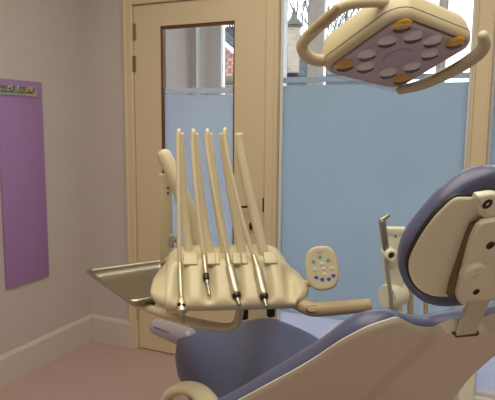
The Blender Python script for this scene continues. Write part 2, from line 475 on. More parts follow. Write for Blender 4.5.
def gable(name, label, A, B, drop, back, depth, roofm, eave, cat='house'):
    """ridge A-B (room frame), roof falling towards the viewer by 'drop' over 'depth', walls to the ground"""
    A, B = Vector(A), Vector(B)
    t = thing(name, label, cat, ((A+B)/2*1).xy.to_3d() + Vector((0, 0, -3)), room=True)
    dirr = (B-A).normalized(); out = Vector((dirr.y, -dirr.x, 0)).normalized()
    if out.dot(A) > 0: out = -out
    sl = out*depth + Vector((0, 0, -drop)); sb = -out*depth + Vector((0, 0, -drop))
    th = Vector((0, 0, -.12))
    b = bmesh.new()
    for s in (sl, sb):
        loft(b, [[p, p+s, p+s+th, p+th] for p in (A-dirr*.3, B+dirr*.3)])
    obj('roof', b, roofm, t, smooth=0, room=True, uv=roof_uv(A, dirr, sl))
    b = bmesh.new()
    z0 = -3
    q = [A+sl*.93, A+sb*.93, B+sb*.93, B+sl*.93]
    loft(b, [[Vector((p.x, p.y, z0)) for p in q], [p + Vector((0, 0, -.15)) for p in q]])
    for e in (A, B):
        vs = [b.verts.new(p) for p in (e+sl*.93+Vector((0, 0, -.15)), e+sb*.93+Vector((0, 0, -.15)), e+Vector((0, 0, -.15)))]; b.faces.new(vs)
    obj('wall', b, housewall_m, t, smooth=0, room=True, uv=lambda p: (p.x+p.y*.7, p.z))
    b = bmesh.new()
    for s in (sl,):
        for f0, f1 in ((A, B),):
            tube(b, [f0+s*1.02+Vector((0, 0, -.1)), f1+s*1.02+Vector((0, 0, -.1))], .09, 8)
    obj('gutter', b, pvc_m if eave else gap_m, t, room=True)
    b = bmesh.new(); tube(b, [A-dirr*.3+Vector((0, 0, .02)), B+dirr*.3+Vector((0, 0, .02))], .09, 8); obj('ridge', b, roofm, t, room=True)
    return t

# slate-roofed house with the chimney
slate = gable('slate_roof_house', 'slate-roofed house with a capped chimney, left of the middle window', far(262, 54, 16), far(352, 50, 17), 2.6, 0, 2.4, slate_m, False)
def boxw(bm, c, w, d, z0, z1): return obox(bm, Vector((c.x, c.y, (z0+z1)/2)), W((1, 0, 0)), W((0, 1, 0)), Vector((0, 0, 1)), w/2, d/2, (z1-z0)/2)
c = far(293.5, 40, 15.6)
zt, zb_ = far(293, 28, 15.6).z, far(293, 62, 15.6).z
ch = obj('chimney', boxw(bmesh.new(), c, .32, .32, zb_-.3, zt), brick_m, slate, smooth=0, room=True, uv=lambda p: (p.x+p.y, p.z))
b = bmesh.new(); boxw(b, c, .40, .40, zt, zt+.06)
lathe(b, [(.27, .06), (.25, .12), (.13, .22), (.06, .36), (.04, .5), (.005, .56)], Vector((c.x, c.y, zt)), (0, 0, 1), 12)
obj('chimney_cap', b, gap_m, slate, room=True)
# small dormer-like low house under it and red-tiled roof seen through the door glass
def hip_house(name, label, roofm):
    R0, R1, E0, E1 = far(130, 38, 15), far(218.5, 38, 15), far(120, 76, 12.4), far(262, 75, 12.4)
    R1.z = R0.z; E1.z = E0.z
    dr = (R1-R0).normalized(); back = (R1 - (E0 + (E1-E0)*.5)); back = Vector((-dr.y, dr.x, 0)); back = back if back.y > 0 else -back
    dep = (R1-E1).dot(back)
    B0, B1 = E0 + back*2*dep, E1 + back*2*dep
    t = thing(name, label, 'house', ((E0+E1)/2).xy.to_3d() + Vector((0, 0, -3)), room=True)
    b = bmesh.new(); V = [b.verts.new(p) for p in (R0, R1, E0, E1, B0, B1)]
    for f in ((0, 1, 3, 2), (1, 5, 3), (0, 4, 5, 1), (0, 2, 4), (2, 3, 5, 4)): b.faces.new([V[k] for k in f])
    obj('roof', b, roofm, t, smooth=0, room=True, uv=roof_uv(E0, dr, (R1-E1) - dr*(R1-E1).dot(dr)))
    b = bmesh.new(); tube(b, [R0, R1, E1], [.07]*3, 8, smooth=False); obj('ridge', b, mat('pale_ridge_mortar', rgb(205, 200, 196), .8, vary=.1), t, room=True)
    b = bmesh.new(); q = [E0, E1, B1, B0]; c = (E0+E1+B0+B1)/4
    q = [c + (p-c)*.95 for p in q]
    loft(b, [[Vector((p.x, p.y, -3)) for p in q], [Vector((p.x, p.y, E0.z-.02)) for p in q]])
    obj('wall', b, housewall_m, t, smooth=0, room=True, uv=lambda p: (p.x+p.y*.7, p.z))
    b = bmesh.new(); tube(b, [E0 - back*.08 + Vector((0, 0, -.08)), E1 - back*.08 + Vector((0, 0, -.08))], .1, 10); obj('gutter', b, gap_m, t, room=True)
    return t
red = hip_house('red_roof_house', 'red-tiled house seen through the top of the door glass', redtile_m)
dark = gable('dark_roof_house', 'dark-roofed house behind the red-tiled roof, seen through the door glass', far(205, 31, 24), far(250, 28, 25), 2.4, 0, 2.2, slate_m, False)

def bare_tree(name, label, base, h, seed, n=5):
    rnd = random.Random(seed)
    t = thing(name, label, 'tree', base, room=True)
    b = bmesh.new(); base = Vector(base)
    def grow(bm, p, d, l, r, depth):
        q = p + d*l
        mid = p + d*l*.5 + Vector((rnd.uniform(-1, 1), rnd.uniform(-1, 1), 0))*l*.06
        tube(bm, [p, mid, q], [r, r*.85, r*.7], 5, 2, cap='flat')
        if depth == 0: return
        for i in range(3 if depth > 1 else 2):
            nd = (d + Vector((rnd.uniform(-1, 1), rnd.uniform(-1, 1), rnd.uniform(-.1, .6)))*.62).normalized()
            grow(bm, p + d*l*rnd.uniform(.7, 1), nd, l*rnd.uniform(.6, .8), r*.6, depth-1)
    tube(b, [base, base + Vector((.05, 0, h*.22)), base + Vector((0, 0, h*.4))], [.2, .15, .12], 8, 3, cap='flat')
    obj('trunk', b, bark_m, t, room=True)
    b = bmesh.new()
    for i in range(n):
        a = 2*PI*i/n + rnd.uniform(-.4, .4)
        grow(b, base + Vector((0, 0, h*rnd.uniform(.3, .4))), Vector((math.cos(a)*.5, math.sin(a)*.5, 1)).normalized(), h*.24, .07, 4)
    obj('branches', b, bark_m, t, room=True)
bark_m = mat('bare_bark', rgb(62, 58, 55), .9, vary=.2, vscale=20)
p = far(290, 60, 22); bare_tree('bare_tree', 'bare tree behind the chimney of the slate-roofed house', (p.x, p.y, -3), 11.5, 3)
p = far(340, 60, 26); bare_tree('bare_tree', 'bare tree behind the slate roof, right of the chimney', (p.x, p.y, -3), 11, 8)
p = far(228, 60, 30); bare_tree('bare_tree', 'bare tree beyond the dark roof, seen through the door glass', (p.x, p.y, -3), 10, 12)
b = bmesh.new(); box(b, -60, 60, CY+1.5, 80, -3.2, -3); struct(obj('ground', b, mat('street_ground', rgb(150, 150, 150), .9, vary=.1), None, smooth=0, room=True))

# ------------------------------------------------------------------ purple board and coat-hook rail on the left wall
def PL_(px, py, x=LX):
    r = W(ray(px, py)); return CAMP + r*(x/r.x)
ya, yb, za, zb2 = 2.1096, 2.4185, .5282, 1.6396
b = bmesh.new(); box(b, LX+.001, LX+.016, ya, yb, za, zb2, .003, 2)
pb = tag(obj('wall_board', b, purple_m, None, loc=(LX, (ya+yb)/2, za), room=True), 'tall purple board fixed flat on the left wall', 'board')
c0, c1 = PL_(-6, 89.5, LX+.02), PL_(36.3, 92, LX+.02)
rail = thing('coat_hook_rail', 'silver coat-hook rail across the top of the purple board', 'coat rack', (LX+.016, (c0.y+c1.y)/2, c1.z), room=True)
zc = c1.z
b = bmesh.new(); box(b, LX+.0165, LX+.0215, c0.y, c1.y, zc-.027, zc+.027, .0015, 1); S('rail_plate', b, chrome_m, rail)
for px in (1, 9.5, 19.5, 29):
    c = PL_(px, 91, LX+.022); b = bmesh.new(); x = LX+.022
    tube(b, [Vector((x-.002, c.y, zc+.004)), Vector((x+.018, c.y, zc-.004)), Vector((x+.032, c.y+.002, zc+.002)), Vector((x+.036, c.y+.002, zc+.018))], [.007, .006, .006, .007], 10)
    tube(b, [Vector((x-.001, c.y-.02, zc-.004)), Vector((x+.006, c.y, zc-.006)), Vector((x-.001, c.y+.022, zc-.008))], .006, 8)
    S('hook', b, steel_m, rail)

# ------------------------------------------------------------------ dental chair
PH = math.radians(20)
cu, ca, cz = Vector((math.cos(PH), math.sin(PH), 0)), Vector((-math.sin(PH), math.cos(PH), 0)), Vector((0, 0, 1))
T0 = P(463, 325, .95)
def CH(u, s, z): return Vector((T0.x, T0.y, 0)) + cu*u + ca*s + cz*z
chair = thing('dental_chair', 'navy blue upholstered dental chair with cream shell, seen from behind its backrest', 'dental chair', CH(0.03, .85, 0))

TH = math.radians(45)
bv = ca*math.cos(TH) - cz*math.sin(TH)          # down the back
bn = cu.cross(bv).normalized()
if bn.z > 0: bn = -bn                           # back face: down and towards the head end
def bk(px, py, h=0):
    X = Pp(px, py, T0 + bn*h, bn) - T0
    return (X.dot(cu), X.dot(bv))
left = [(454, 324.5), (443, 326.5), (430, 327.5), (418.6, 326), (409, 322.5), (403, 319), (397, 317.2), (387, 320), (375, 324), (362.7, 329), (338.5, 342), (314, 358.5), (290, 372.5), (265, 386), (241, 399), (222, 409)]
lo = [bk(*q) for q in left]
body = [(-.44, .33), (-.43, .42), (-.36, .52), (-.3, .62), (0, .66), (.3, .665)]
rt = [bk(*q) for q in [(446, 407), (468, 377), (495, 352), (519, 336), (534, 324), (533, 312), (520, 306), (504, 309), (490, 315), (476, 320)]]
bo = closed_smooth(lo + body + rt, 3)
wshape = lambda a, b: -.10*min(1, max(0, (abs(a)-.05)/.4))**2*0
b = bmesh.new()
slab(b, bo, T0, cu, bv, bn, [(-.012, -.004), (-.004, -.003), (0, .000), (-.002, .004), (-.006, .008), (-.012, .010)])
obj('backrest_shell', b, cream2_m, chair, 50)
co_pts = [bk(*q, -.054) for q in [(500, 303.5), (480, 306), (460, 309.5), (443, 312.5), (430, 315), (423, 315), (412, 314), (404, 311), (394, 308.5), (386, 308.7), (375, 310.5), (362.7, 314), (350, 319.5), (338.5, 326), (326, 335), (314, 344), (290, 359), (265, 374), (240, 389), (220, 400), (205, 408)]]
bc = closed_smooth(co_pts + [(-.408, .465), (-.41, .52), (-.37, .60), (-.28, .66), (0, .69), (.28, .69)] + [bk(*q, -.054) for q in [(434, 388), (454, 357), (483, 330), (512, 317), (532, 309), (533, 303), (520, 300)]], 3)
b = bmesh.new()
slab(b, bc, T0, cu, bv, bn, [(-.02, -.002), (-.012, -.004), (-.006, -.010), (-.002, -.022), (0, -.036), (-.003, -.048), (-.009, -.057), (-.016, -.063), (-.022, -.066)])
obj('backrest_cushion', b, navy_m, chair, 60)
# raised spine cover on the back shell
def spine(off, h):
    pts = [(441, 337.5), (447, 333), (453, 331.5), (470, 331.8), (484.5, 332), (487, 336), (482, 349), (470, 371), (450, 401), 'e', (375, 398), (394, 380), (413, 362), (431, 346)]
    out = []
    for q in pts: out += [(.30, .57), (.03, .57)] if q == 'e' else [bk(q[0], q[1], .018)]
    return out
sp_ = spine(0, 0)
b = bmesh.new(); spc = closed_smooth(sp_, 3)
slab(b, spc, T0, cu, bv, bn, [(.012, .001), (.010, .008), (.003, .0195), (-.001, .0222), (-.004, .0227)])
spine_o = obj('spine_cover', b, cream2_m, chair, 24)
HT = math.radians(62)
hv = ca*math.cos(HT) - cz*math.sin(HT)
hn = cu.cross(hv).normalized()
if hn.z > 0: hn = -hn
H0 = P(448, 295, .935)
# slot and steel bar up to the headrest
sl = [bk(x, y, .0235) for x, y in ((452.5, 334), (474, 332), (479.5, 333.5), (478, 336), (456, 338))]
b = bmesh.new(); slab(b, sl, T0, cu, bv, bn, [(0, .013), (0, .0231)])
plabel(obj('bar_slot', b, gap_m, chair, 0), 'dark slot for the headrest bar')
b = bmesh.new()
h = .05
p0, p1 = [Pp(x, y, T0 + bn*.030, bn) for x, y in ((456.5, 337), (476.5, 334.5))]
p3, p2 = [Pp(x, y, H0 + hn*.022, hn) for x, y in ((471, 297), (493, 296))]
thk = bn*-.008
loft(b, [[p0, p1, p2, p3], [p0+thk, p1+thk, p2+thk, p3+thk]])
bmesh.ops.bevel(b, geom=b.edges[:], offset=.002, segments=2, affect='EDGES')
plabel(obj('headrest_bar', b, satin_m, chair, 30), 'flat steel bar carrying the headrest')
# headrest
def hk(px, py, h=0):
    X = Pp(px, py, H0 + hn*h, hn) - H0
    return (X.dot(cu), X.dot(hv))
uc = hk(493, 245)[0]
def mirror(pts): return pts + [(2*uc - a, b) for a, b in reversed(pts)]
cl = [hk(*q, -.028) for q in [(499, 165), (490, 165), (481, 166.2), (467, 172), (452, 182), (435.6, 196), (416, 219), (404, 236), (398.5, 249), (396.5, 261), (398.5, 272), (404, 283), (411, 290.5), (419, 296), (429, 299), (442, 299.8)]]
b = bmesh.new()
slab(b, closed_smooth(mirror(cl), 3), H0, cu, hv, hn, [(-.02, -.001), (-.011, -.0025), (-.005, -.006), (-.001, -.012), (0, -.02), (-.003, -.032), (-.011, -.044), (-.024, -.053), (-.045, -.058)])
obj('headrest_cushion', b, navy_m, chair, 60)
shl = [hk(*q) for q in [(492, 195.5), (478, 196), (466, 196), (456, 196.2), (449, 200), (441, 207.5), (433, 216), (422, 231), (413, 247), (408.6, 258), (407.8, 266), (409.5, 275), (414, 283.5), (421, 290), (429, 293.8), (438, 295.2), (449, 295)]]
shp = closed_smooth(mirror(shl), 3)
b = bmesh.new()
slab(b, shp, H0, cu, hv, hn, [(.003, -.004), (.003, .0015), (-.002, .002)])
plabel(obj('shell_gasket', b, black_m, chair, 30), 'dark seam round the headrest shell')
b = bmesh.new()
slab(b, shp, H0, cu, hv, hn, [(0, -.004), (0, .003), (-.0012, .005), (-.004, .0062), (-.010, .0066)])
obj('headrest_shell', b, head_m, chair, 50)
# bracket on the headrest back
gp = [hk(x, y, .016) for x, y in ((473, 226), (488, 222), (492, 294), (449, 297), (452, 284), (468, 238))]
b = bmesh.new(); slab(b, gp, H0, cu, hv, hn, [(0, .003), (0, .0165)])
plabel(obj('bracket_recess', b, mat('olive_recess', rgb(122, 110, 82), .6, vary=.05), chair, 0), 'dark gap beside the headrest bracket')
bl = [hk(x, y, .024) for x, y in ((484, 221.5), (473, 237), (466, 260), (457.6, 293), (459, 301), (463, 304.5))]
bro = bl + [(u + w, v) for (u, v), w in zip(reversed(bl), (.086, .094, .102, .104, .096, .088))]
b = bmesh.new()
slab(b, closed_smooth(bro, 3), H0, cu, hv, hn, [(.0, .0168), (.0, .0225), (-.0008, .0250), (-.0022, .0264)])
brk = obj('headrest_bracket', b, head_m, chair, 45)
nk = [hk(x, y, .015) for x, y in ((478, 196), (477, 204), (479.5, 212), (482, 217), (490, 224), (507, 222), (509, 196))]
b = bmesh.new(); slab(b, closed_smooth(nk, 2), H0, cu, hv, hn, [(0, .005), (0, .012), (-.002, .015), (-.005, .016)])
obj('bracket_hinge', b, head_m, chair, 45)
def disc(bm, px, py, o, n, h0, prof, nn=24):
    X = Pp(px, py, o + n*h0, n); return lathe(bm, [(r, h) for r, h in prof], X, n, nn)
b = bmesh.new(); disc(b, 471.5, 271, H0, hn, .0262, [(.0205, -.004), (.0212, .006), (.0185, .0105), (.006, .0115), (.005, .0085), (.001, .0085)])
obj('adjusting_knob', b, head_m, chair, 40)
for px, py, h0, r in ((487.5, 204, .0162, .007), (490.5, 245.5, .0272, .006), (476.5, 292, .0272, .005)):
    b = bmesh.new(); disc(b, px, py, H0, hn, h0, [(r*1.25, -.002), (r*1.25, .0006), (r, .0012), (r*.5, .0012), (r*.45, -.0004), (.0005, -.0004)], 16)
    plabel(obj('screw', b, dark_m, chair), 'dark screw head')
# seat and leg cushion: lofted along the chair
b = bmesh.new()
rings = []
UC = .045
SEC = [(1.53, .16, .02), (1.522, .195, .05), (1.50, .222, .078), (1.46, .24, .098), (1.38, .262, .115), (1.27, .292, .128), (1.15, .31, .132), (1.0, .315, .134), (.85, .315, .134), (.7, .315, .134), (.58, .312, .13), (.5, .3, .12), (.47, .26, .08)]
for s, w, hgt in SEC:
    r = []
    nn = 40
    for i in range(nn):
        a = 2*PI*i/nn; c, s_ = math.cos(a), math.sin(a)
        e = .42
        x = math.copysign(abs(c)**e, c)*w; z = math.copysign(abs(s_)**.75, s_)*hgt*.5
        zz = .502 + z
        if s_ > 0: zz += .016*(x/w)**2*s_ - .012*s_
        r.append(CH(UC + x, s, zz))
    rings.append(r)
loft(b, rings)
obj('seat_cushion', b, navy_m, chair, 60)
# cream underside pan and pedestal
b = bmesh.new()
pan = [CH(UC+x, s, 0) for x, s in ()]
slab(b, rrect(.20, .42, .12), CH(UC, .93, .40), cu, ca, cz, [(-.06, 0), (0, .02), (0, .055)])
obj('seat_pan', b, cream2_m, chair, 45)
b = bmesh.new()
slab(b, rrect(.11, .17, .06), CH(UC+.05, .8, 0), cu, ca, cz, [(.06, 0), (.06, .03), (.02, .06), (-.005, .12), (-.02, .42)])
obj('pedestal', b, cream2_m, chair, 45)
# armrest arch on the left
b = bmesh.new()
ap = [P(226, 462, 1.26), P(218, 424, 1.33), P(207, 401, 1.42), P(197, 391, 1.47), P(185, 388, 1.51), P(174, 391, 1.53), P(167.5, 397, 1.535), P(164, 410, 1.535), P(164, 440, 1.535)]
tube(b, ap, [.031, .031, .031, .030, .029, .027, .025, .022, .02], 20, 5, cap='round', flat=.62)
# bracket running under the seat
tube(b, [ap[-1], ap[-1] + Vector((.05, 0, -.04)), CH(-.12, .62, .43)], [.02, .022, .02], 12, 4)
obj('armrest', b, cream_m, chair, 60)
# glossy sleeve at the foot end
b = bmesh.new()
q0, q1 = P(157, 326.5, 2.33), P(188, 338, 2.2)
tube(b, [q0, q0.lerp(q1, .5), q1], [.036, .041, .043], 24, 3, cap='round')
fs = plabel(obj('foot_sleeve', b, sleeve_m, chair, 60), 'glossy lilac plastic sleeve with blue print')
tdir = (q1-q0).normalized(); sdn = Vector((0, -.92, .3)); sdn = (sdn - tdir*sdn.dot(tdir)).normalized(); sup = tdir.cross(sdn); sup = sup if sup.z > 0 else -sup
b = bmesh.new()
for i in range(7):
    c = q0.lerp(q1, .15 + i*.075) + sdn*(.0395 + i*.0004)
    obox(b, c - sup*.002, tdir, sup, sdn, .0035 + .0018*(i % 2), .0025, .0016)
plabel(obj('sleeve_print', b, blue_m, fs, 0), 'row of small blue printed marks')

# ------------------------------------------------------------------ delivery unit
PS = math.radians(6)
hx, hy = Vector((math.cos(PS), math.sin(PS), 0)), Vector((-math.sin(PS), math.cos(PS), 0))
HB = P(232, 311.5, 1.42)
unit = thing('delivery_unit', 'cream dental delivery console with five curved whip arms, over the chair seat', 'dental unit', HB)
def HL(x, y, z): return HB + hx*x + hy*y + cz*z
HW = .219
inst_px = [(181, 285), (207.5, 280), (235, 280), (262, 280)]
def xloc(px, py, d): return (P(px, py, d) - HB).dot(hx)
scal = [xloc(181, 285, 1.46), xloc(208.5, 280, 1.47), xloc(237, 280, 1.47), xloc(266, 280, 1.47), xloc(290, 282, 1.48)]
def section(x):
    t = abs(x)/HW
    e = max(0, 1 - t**6)**.5 if t < 1 else 0
    e = max(e, .03)
    sh = 1/(1+math.exp((abs(x + .006) - .172)/.013))           # ridge part is narrower than the lower lobes
    zr = .074 + .058*sh; zf = zr - .014*sh
    pr = [(.06, -.006), (.03, -.005), (.014, -.001), (.004, .007), (-.001, .018), (.001, .031), (.012, .046), (.032, .046 + .25*(zf-.046)),
          (.054, .046 + .5*(zf-.046)), (.075, .046 + .74*(zf-.046)), (.092, .046+.93*(zf-.046)), (.104, zf), (.118, zf+.004), (.146, zf+.009*sh), (.176, zf+.022*sh), (.192, zf+.016*sh), (.196, zr*.55), (.188, .02), (.15, .0), (.09, -.008)]
    # scallops behind the instruments
    out = []
    for i, (y, z) in enumerate(pr):
        k = 0
        for xs in scal:
            g = math.exp(-(abs(x-xs)/.0165)**2.6)
            k += g
        f = {4: .0, 5: .35, 6: .95, 7: 1, 8: 1, 9: .8, 10: .35}.get(i, 0)
        y2, z2 = y + .0155*k*f, z - .0155*k*f
        cyy, czz = .09, .045
        ee = e
        out.append((cyy + (y2-cyy)*(.35+.65*ee) if t > .8 else y2, czz + (z2-czz)*ee if t > .8 else z2))
    return out
b = bmesh.new()
xs = [-HW + 2*HW*i/110 for i in range(111)]
xs = [-HW*math.cos(PI*i/110)*.35 + x*.65 for i, x in enumerate(xs)]
rings = []
for x in xs:
    sec = smooth_path([p for p in section(x)] + [section(x)[0]], 2)[:-1]
    rings.append([HL(x, y, z) for y, z in sec])
loft(b, rings)
obj('instrument_console', b, cream_m, unit, 60)
# slot dividers along the front ridge
for px, w in ((190.5, .019), (211, .011), (217, .006), (236, .011), (244, .008), (270, .018)):
    b = bmesh.new(); x = xloc(px, 260, 1.54)
    obox(b, HL(x, .101, .1185), hx, (hy*.8+cz*.6).normalized(), (cz*.8-hy*.6).normalized(), w*1.05, .020, .006, .003, 2)
    obj('hose_clip', b, cream_m, unit, 40)
# whip arms
arms = [([(179.6, 134), (180.2, 150), (182.5, 185), (186, 225), (190, 262)], 1), ([(194.3, 134), (195.2, 150), (199, 185), (204.5, 225), (211, 260)], 1),
        ([(208.3, 134), (209.8, 150), (214.5, 185), (220.5, 225), (227, 260)], 1), ([(223.5, 134), (225, 150), (230, 185), (237, 225), (243.5, 260)], 1),
        ([(238.8, 134), (240, 150), (246, 180), (254.5, 215), (264, 254)], 1)]
for i, (pp, _) in enumerate(arms):
    b = bmesh.new()
    n_ = len(pp)
    ds = [1.60, 1.60, 1.595, 1.585, 1.565]
    pts = [P(x, y, d) for (x, y), d in zip(pp, ds)]
    rr_ = [.0125, .0128, .0128, .0128, .0135] if i < 4 else [.0113, .0125, .0142, .0145, .0148]
    tube(b, pts, rr_, 16, 6, cap='soft')
    obj('whip_arm', b, hose_m, unit, 50)
# grip bar at the right
b = bmesh.new()
tube(b, [P(288, 298, 1.50), P(299, 304, 1.47), P(312, 309, 1.45), P(326, 308.8, 1.45), P(345, 307.3, 1.46), P(369, 305.3, 1.47)], [.016, .0185, .020, .0195, .019, .0185], 24, 6, cap='soft')
grip = plabel(obj('grip_handle', b, tan_m, unit, 50), 'tan grip bar on the right of the console')
b = bmesh.new()
gc = P(313.5, 309, 1.431); gu, gv = Vector((1, .1, .03)).normalized(), Vector((0, .45, .9)).normalized(); gn = gu.cross(gv).normalized()
if gn.y > 0: gn = -gn
slab(b, ellipse(.0200, .0098), gc, gu, gv, gn, [(0, -.008), (0, .0006)])
obj('badge_seam', b, gap_m, grip, 40)
b = bmesh.new(); slab(b, ellipse(.0170, .0072), gc, gu, gv, gn, [(.0015, -.006), (.0015, .0002), (0, .0022), (-.004, .003)])
obj('oval_badge', b, tan_m, grip, 40)
# keypad
kc = P(321.8, 268, 1.46)
kn = (CAMP - kc).normalized(); kn = (kn + Vector((-.08, 0, .05))).normalized()
kv = (Vector((0, 0, 1)) - kn*kn.z).normalized(); ku = kv.cross(kn); a_ = math.radians(9)
ku, kv = ku*math.cos(a_) + kv*math.sin(a_)*-1, kv*math.cos(a_) + ku*math.sin(a_)
kv = (kv - ku*kv.dot(ku)).normalized()
# sign: top of the pad leans to the left
kv = (Vector((0, 0, 1)) - kn*kn.z).normalized(); kr = kv.cross(kn)
kv, kr = kv*math.cos(a_) - kr*math.sin(a_), kr*math.cos(a_) + kv*math.sin(a_)
def kp(t): return [(x*(1 + .06*(y > 0)*0), y) for x, y in t]
kout = [(math.copysign(abs(math.cos(t))**.72, math.cos(t))*.0448, math.copysign(abs(math.sin(t))**.78, math.sin(t))*.0605) for t in [2*PI*i/48 for i in range(48)]]
b = bmesh.new(); slab(b, kout, kc, kr, kv, kn, [(-.012, -.024), (-.003, -.02), (0, -.012), (0, -.005), (-.002, -.001), (-.006, .0008), (-.012, 0), (-.02, 0)])
pad = obj('control_keypad', b, cream_m, unit, 50)
def kpt(cx, cy_):  # crop pixel -> on pad
    px, py = 290 + cx/4.71, 235 + cy_/4.71
    X = Pp(px, py, kc, kn) - kc
    return (X.dot(kr), X.dot(kv))
for lst, m, nm in (([(141, 105), (111, 126), (180, 119)], teal_m, 'teal button'), ([(124, 200), (152, 210), (183, 208), (205, 192)], blue_m, 'blue button')):
    for q in lst:
        x, y = kpt(*q); b = bmesh.new()
        slab(b, [(x + .0068*math.cos(2*PI*i/10)*(1 if i % 2 else .7), y + .0058*math.sin(2*PI*i/10)*(1 if i % 2 else .72)) for i in range(10)], kc, kr, kv, kn, [(0, -.001), (0, .0008)])
        plabel(obj('button', b, m, pad, 0), nm)
for q in [(150, 137), (118, 163), (157, 160), (196, 158), (162, 187)]:
    x, y = kpt(*q); b = bmesh.new()
    slab(b, [(x+a, y+c) for a, c in ellipse(.0052, .0052, 16)], kc, kr, kv, kn, [(0, -.001), (0, .0012), (-.0015, .0018)])
    bt = plabel(obj('button', b, white_m, pad, 40), 'white round button')
    b = bmesh.new(); slab(b, [(x+a, y+c) for a, c in ellipse(.0018, .0018, 8)], kc, kr, kv, kn, [(0, .001), (0, .0024)]); obj('button_mark', b, grey_m, bt, 0)
b = bmesh.new()
for i in range(4):
    x, y = kpt(126 + i*7, 84 - i*.6); obox(b, kc + kr*x + kv*y + kn*.0004, kr, kv, kn, .0011, .0014 + .0004*(i % 2), .0005)
obj('keypad_print', b, grey_m, pad, 0)
# neck between console and keypad
b = bmesh.new(); tube(b, [HL(.165, .12, .05), P(306, 284, 1.52), P(316, 278, 1.495)], [.011, .011, .013], 14, 5)
obj('keypad_neck', b, cream_m, unit, 50)
# black stops under the console
for px, py in ((244, 316), (271, 313.5)):
    b = bmesh.new(); tube(b, [P(px, py-6, 1.52), P(px, py+2, 1.52)], [.0125, .012], 16, cap='soft'); plabel(obj('stop_knob', b, black_m, unit, 40), 'black rubber stop')
# support arms
b = bmesh.new(); tube(b, [P(164.5, 155.5, 1.74), P(180, 190, 1.72), P(197, 232, 1.70), P(206, 256, 1.66)], [.0225, .024, .026, .027], 24, 5, cap='round')
obj('balance_arm', b, cream_m, unit, 60)
b = bmesh.new()
pt_, pb_ = P(165.8, 174, 1.79), P(165.8, 262, 1.79)
obox(b, (pt_+pb_)/2, hx, hy, cz, .021, .016, (pt_.z-pb_.z)/2, .004, 2)
post = obj('support_post', b, cream_m, unit, 40)
for py in (187.5, 193):
    b = bmesh.new(); c = P(168, py, 1.7735); lathe(b, [(.0035, .003), (.0035, -.0005), (.0005, -.0005)], c, Vector((0, 1, 0)), 10); plabel(obj('screw_hole', b, gap_m, post, 0), 'dark screw hole')
b = bmesh.new()
tube(b, [P(166, 259, 1.79), P(180, 262, 1.75), HL(-.10, .16, .10)], [.017, .017, .017], 14, 5)
obj('post_bracket', b, cream_m, unit, 50)
b = bmesh.new(); c = P(171.5, 241, 1.66); obox(b, c, hx, hy, cz, .009, .012, .02, .004, 2); tube(b, [c, c + hx*.02, HL(-.14, .15, .11)], .008, 10, 4); obj('side_clip', b, satin_m, unit, 40)
b = bmesh.new()
cb = P(260, 330, 2.52)
ar = [HL(.06, .17, -.004), HL(.06, .24, -.03), Vector((cb.x - .02, 2.3, .80)), Vector((cb.x, 2.49, .80)), Vector((cb.x, 2.52, .74)), Vector((cb.x, 2.52, .5))]
tube(b, ar, [.026, .026, .03, .04, .06, .07], 20, 5, cap='flat')
tube(b, [Vector((cb.x, 2.52, .52)), Vector((cb.x, 2.52, .02))], .07, 24, cap='flat')
obj('support_arm', b, cream_m, unit, 60)
b = bmesh.new(); lathe(b, [(.10, 0), (.10, .015), (.05, .03)], Vector((cb.x, 2.52, 0)), (0, 0, 1), 28); obj('floor_plate', b, cream_m, unit, 40)
# tray carrier: from under the tray, round under the console
b = bmesh.new()
tp = [P(137, 303.5, 1.66), P(150, 308.5, 1.62), P(170, 316, 1.57), P(195, 322.5, 1.53), P(214, 326.5, 1.51), P(228, 327.5, 1.50), P(236, 323.5, 1.50), P(239, 316, 1.50), P(240, 306, 1.50)]
tube(b, tp, [.014, .0145, .015, .0155, .0155, .015, .014, .014, .014], 18, 5, cap='round', flat=.85)
obj('tray_carrier', b, cream_m, unit, 60)

# ------------------------------------------------------------------ instruments resting in the console
def dface(py): return 1.42 + (312-py)/(312-262)*.11 - .024
def instrument(name, label, segs, tip, hose, group='dental handpieces hanging on the console'):
    """segs: [(part name, label, material, [(px, py, r_px)...])]; hose: px path up and over its whip arm"""
    t = thing(name, label, 'dental instrument', P(segs[-1][3][-1][0], segs[-1][3][-1][1], dface(segs[-1][3][-1][1])), group)
    for nm, lb, m, pts in segs:
        b = bmesh.new()
        pp = [P(x, y, dface(min(y, 312))) for x, y, r in pts]
        tube(b, pp, [r*1.46/551 for *_, r in pts], 16, 2, cap='soft', smooth=False)
        o = obj(nm, b, m, t, 40)
        if lb: plabel(o, lb)
    b = bmesh.new(); n_ = len(hose)
    pts = []
    ytop = min(y for _, y in hose)
    for k, (x, y) in enumerate(hose):
        f = (y - 131)/(hose[0][1] - 131)
        d = 1.575*(1-f) + dface(hose[0][1])*f
        pts.append(P(x, y, d))
    back = P(hose[-1][0] + .8, hose[-1][1] + 1.0, 1.60)
    top = P(hose[-1][0] + .4, hose[-1][1] - .5, 1.588)
    dn = P(hose[-1][0] + 1.2, hose[-1][1] + 9, 1.607)
    tube(b, pts + [top, back, dn], [.0064]*2 + [.0056]*(n_ - 2) + [.0056]*3, 12, 5, cap='soft')
    obj('hose', b, hose_m, t, 60)
    return t
t = instrument('air_water_syringe', 'slim air-water syringe with two buttons, leftmost instrument on the console', [
    ('sleeve', None, satin_m, [(179.8, 262, 2.3), (180.6, 285, 2.5), (181.2, 300, 2.6)]),
    ('head', None, satin_m, [(181.2, 299, 4.2), (181.6, 304, 5.8), (182, 311.5, 5.4), (182.3, 314.5, 3)]),
    ('nozzle', None, steel_m, [(182.6, 314, 2.0), (183.2, 322.5, 1.5)])], None,
    [(179.7, 262), (179.3, 246), (178.8, 215), (178.2, 180), (177.8, 155), (178, 138), (178.8, 131.2)])
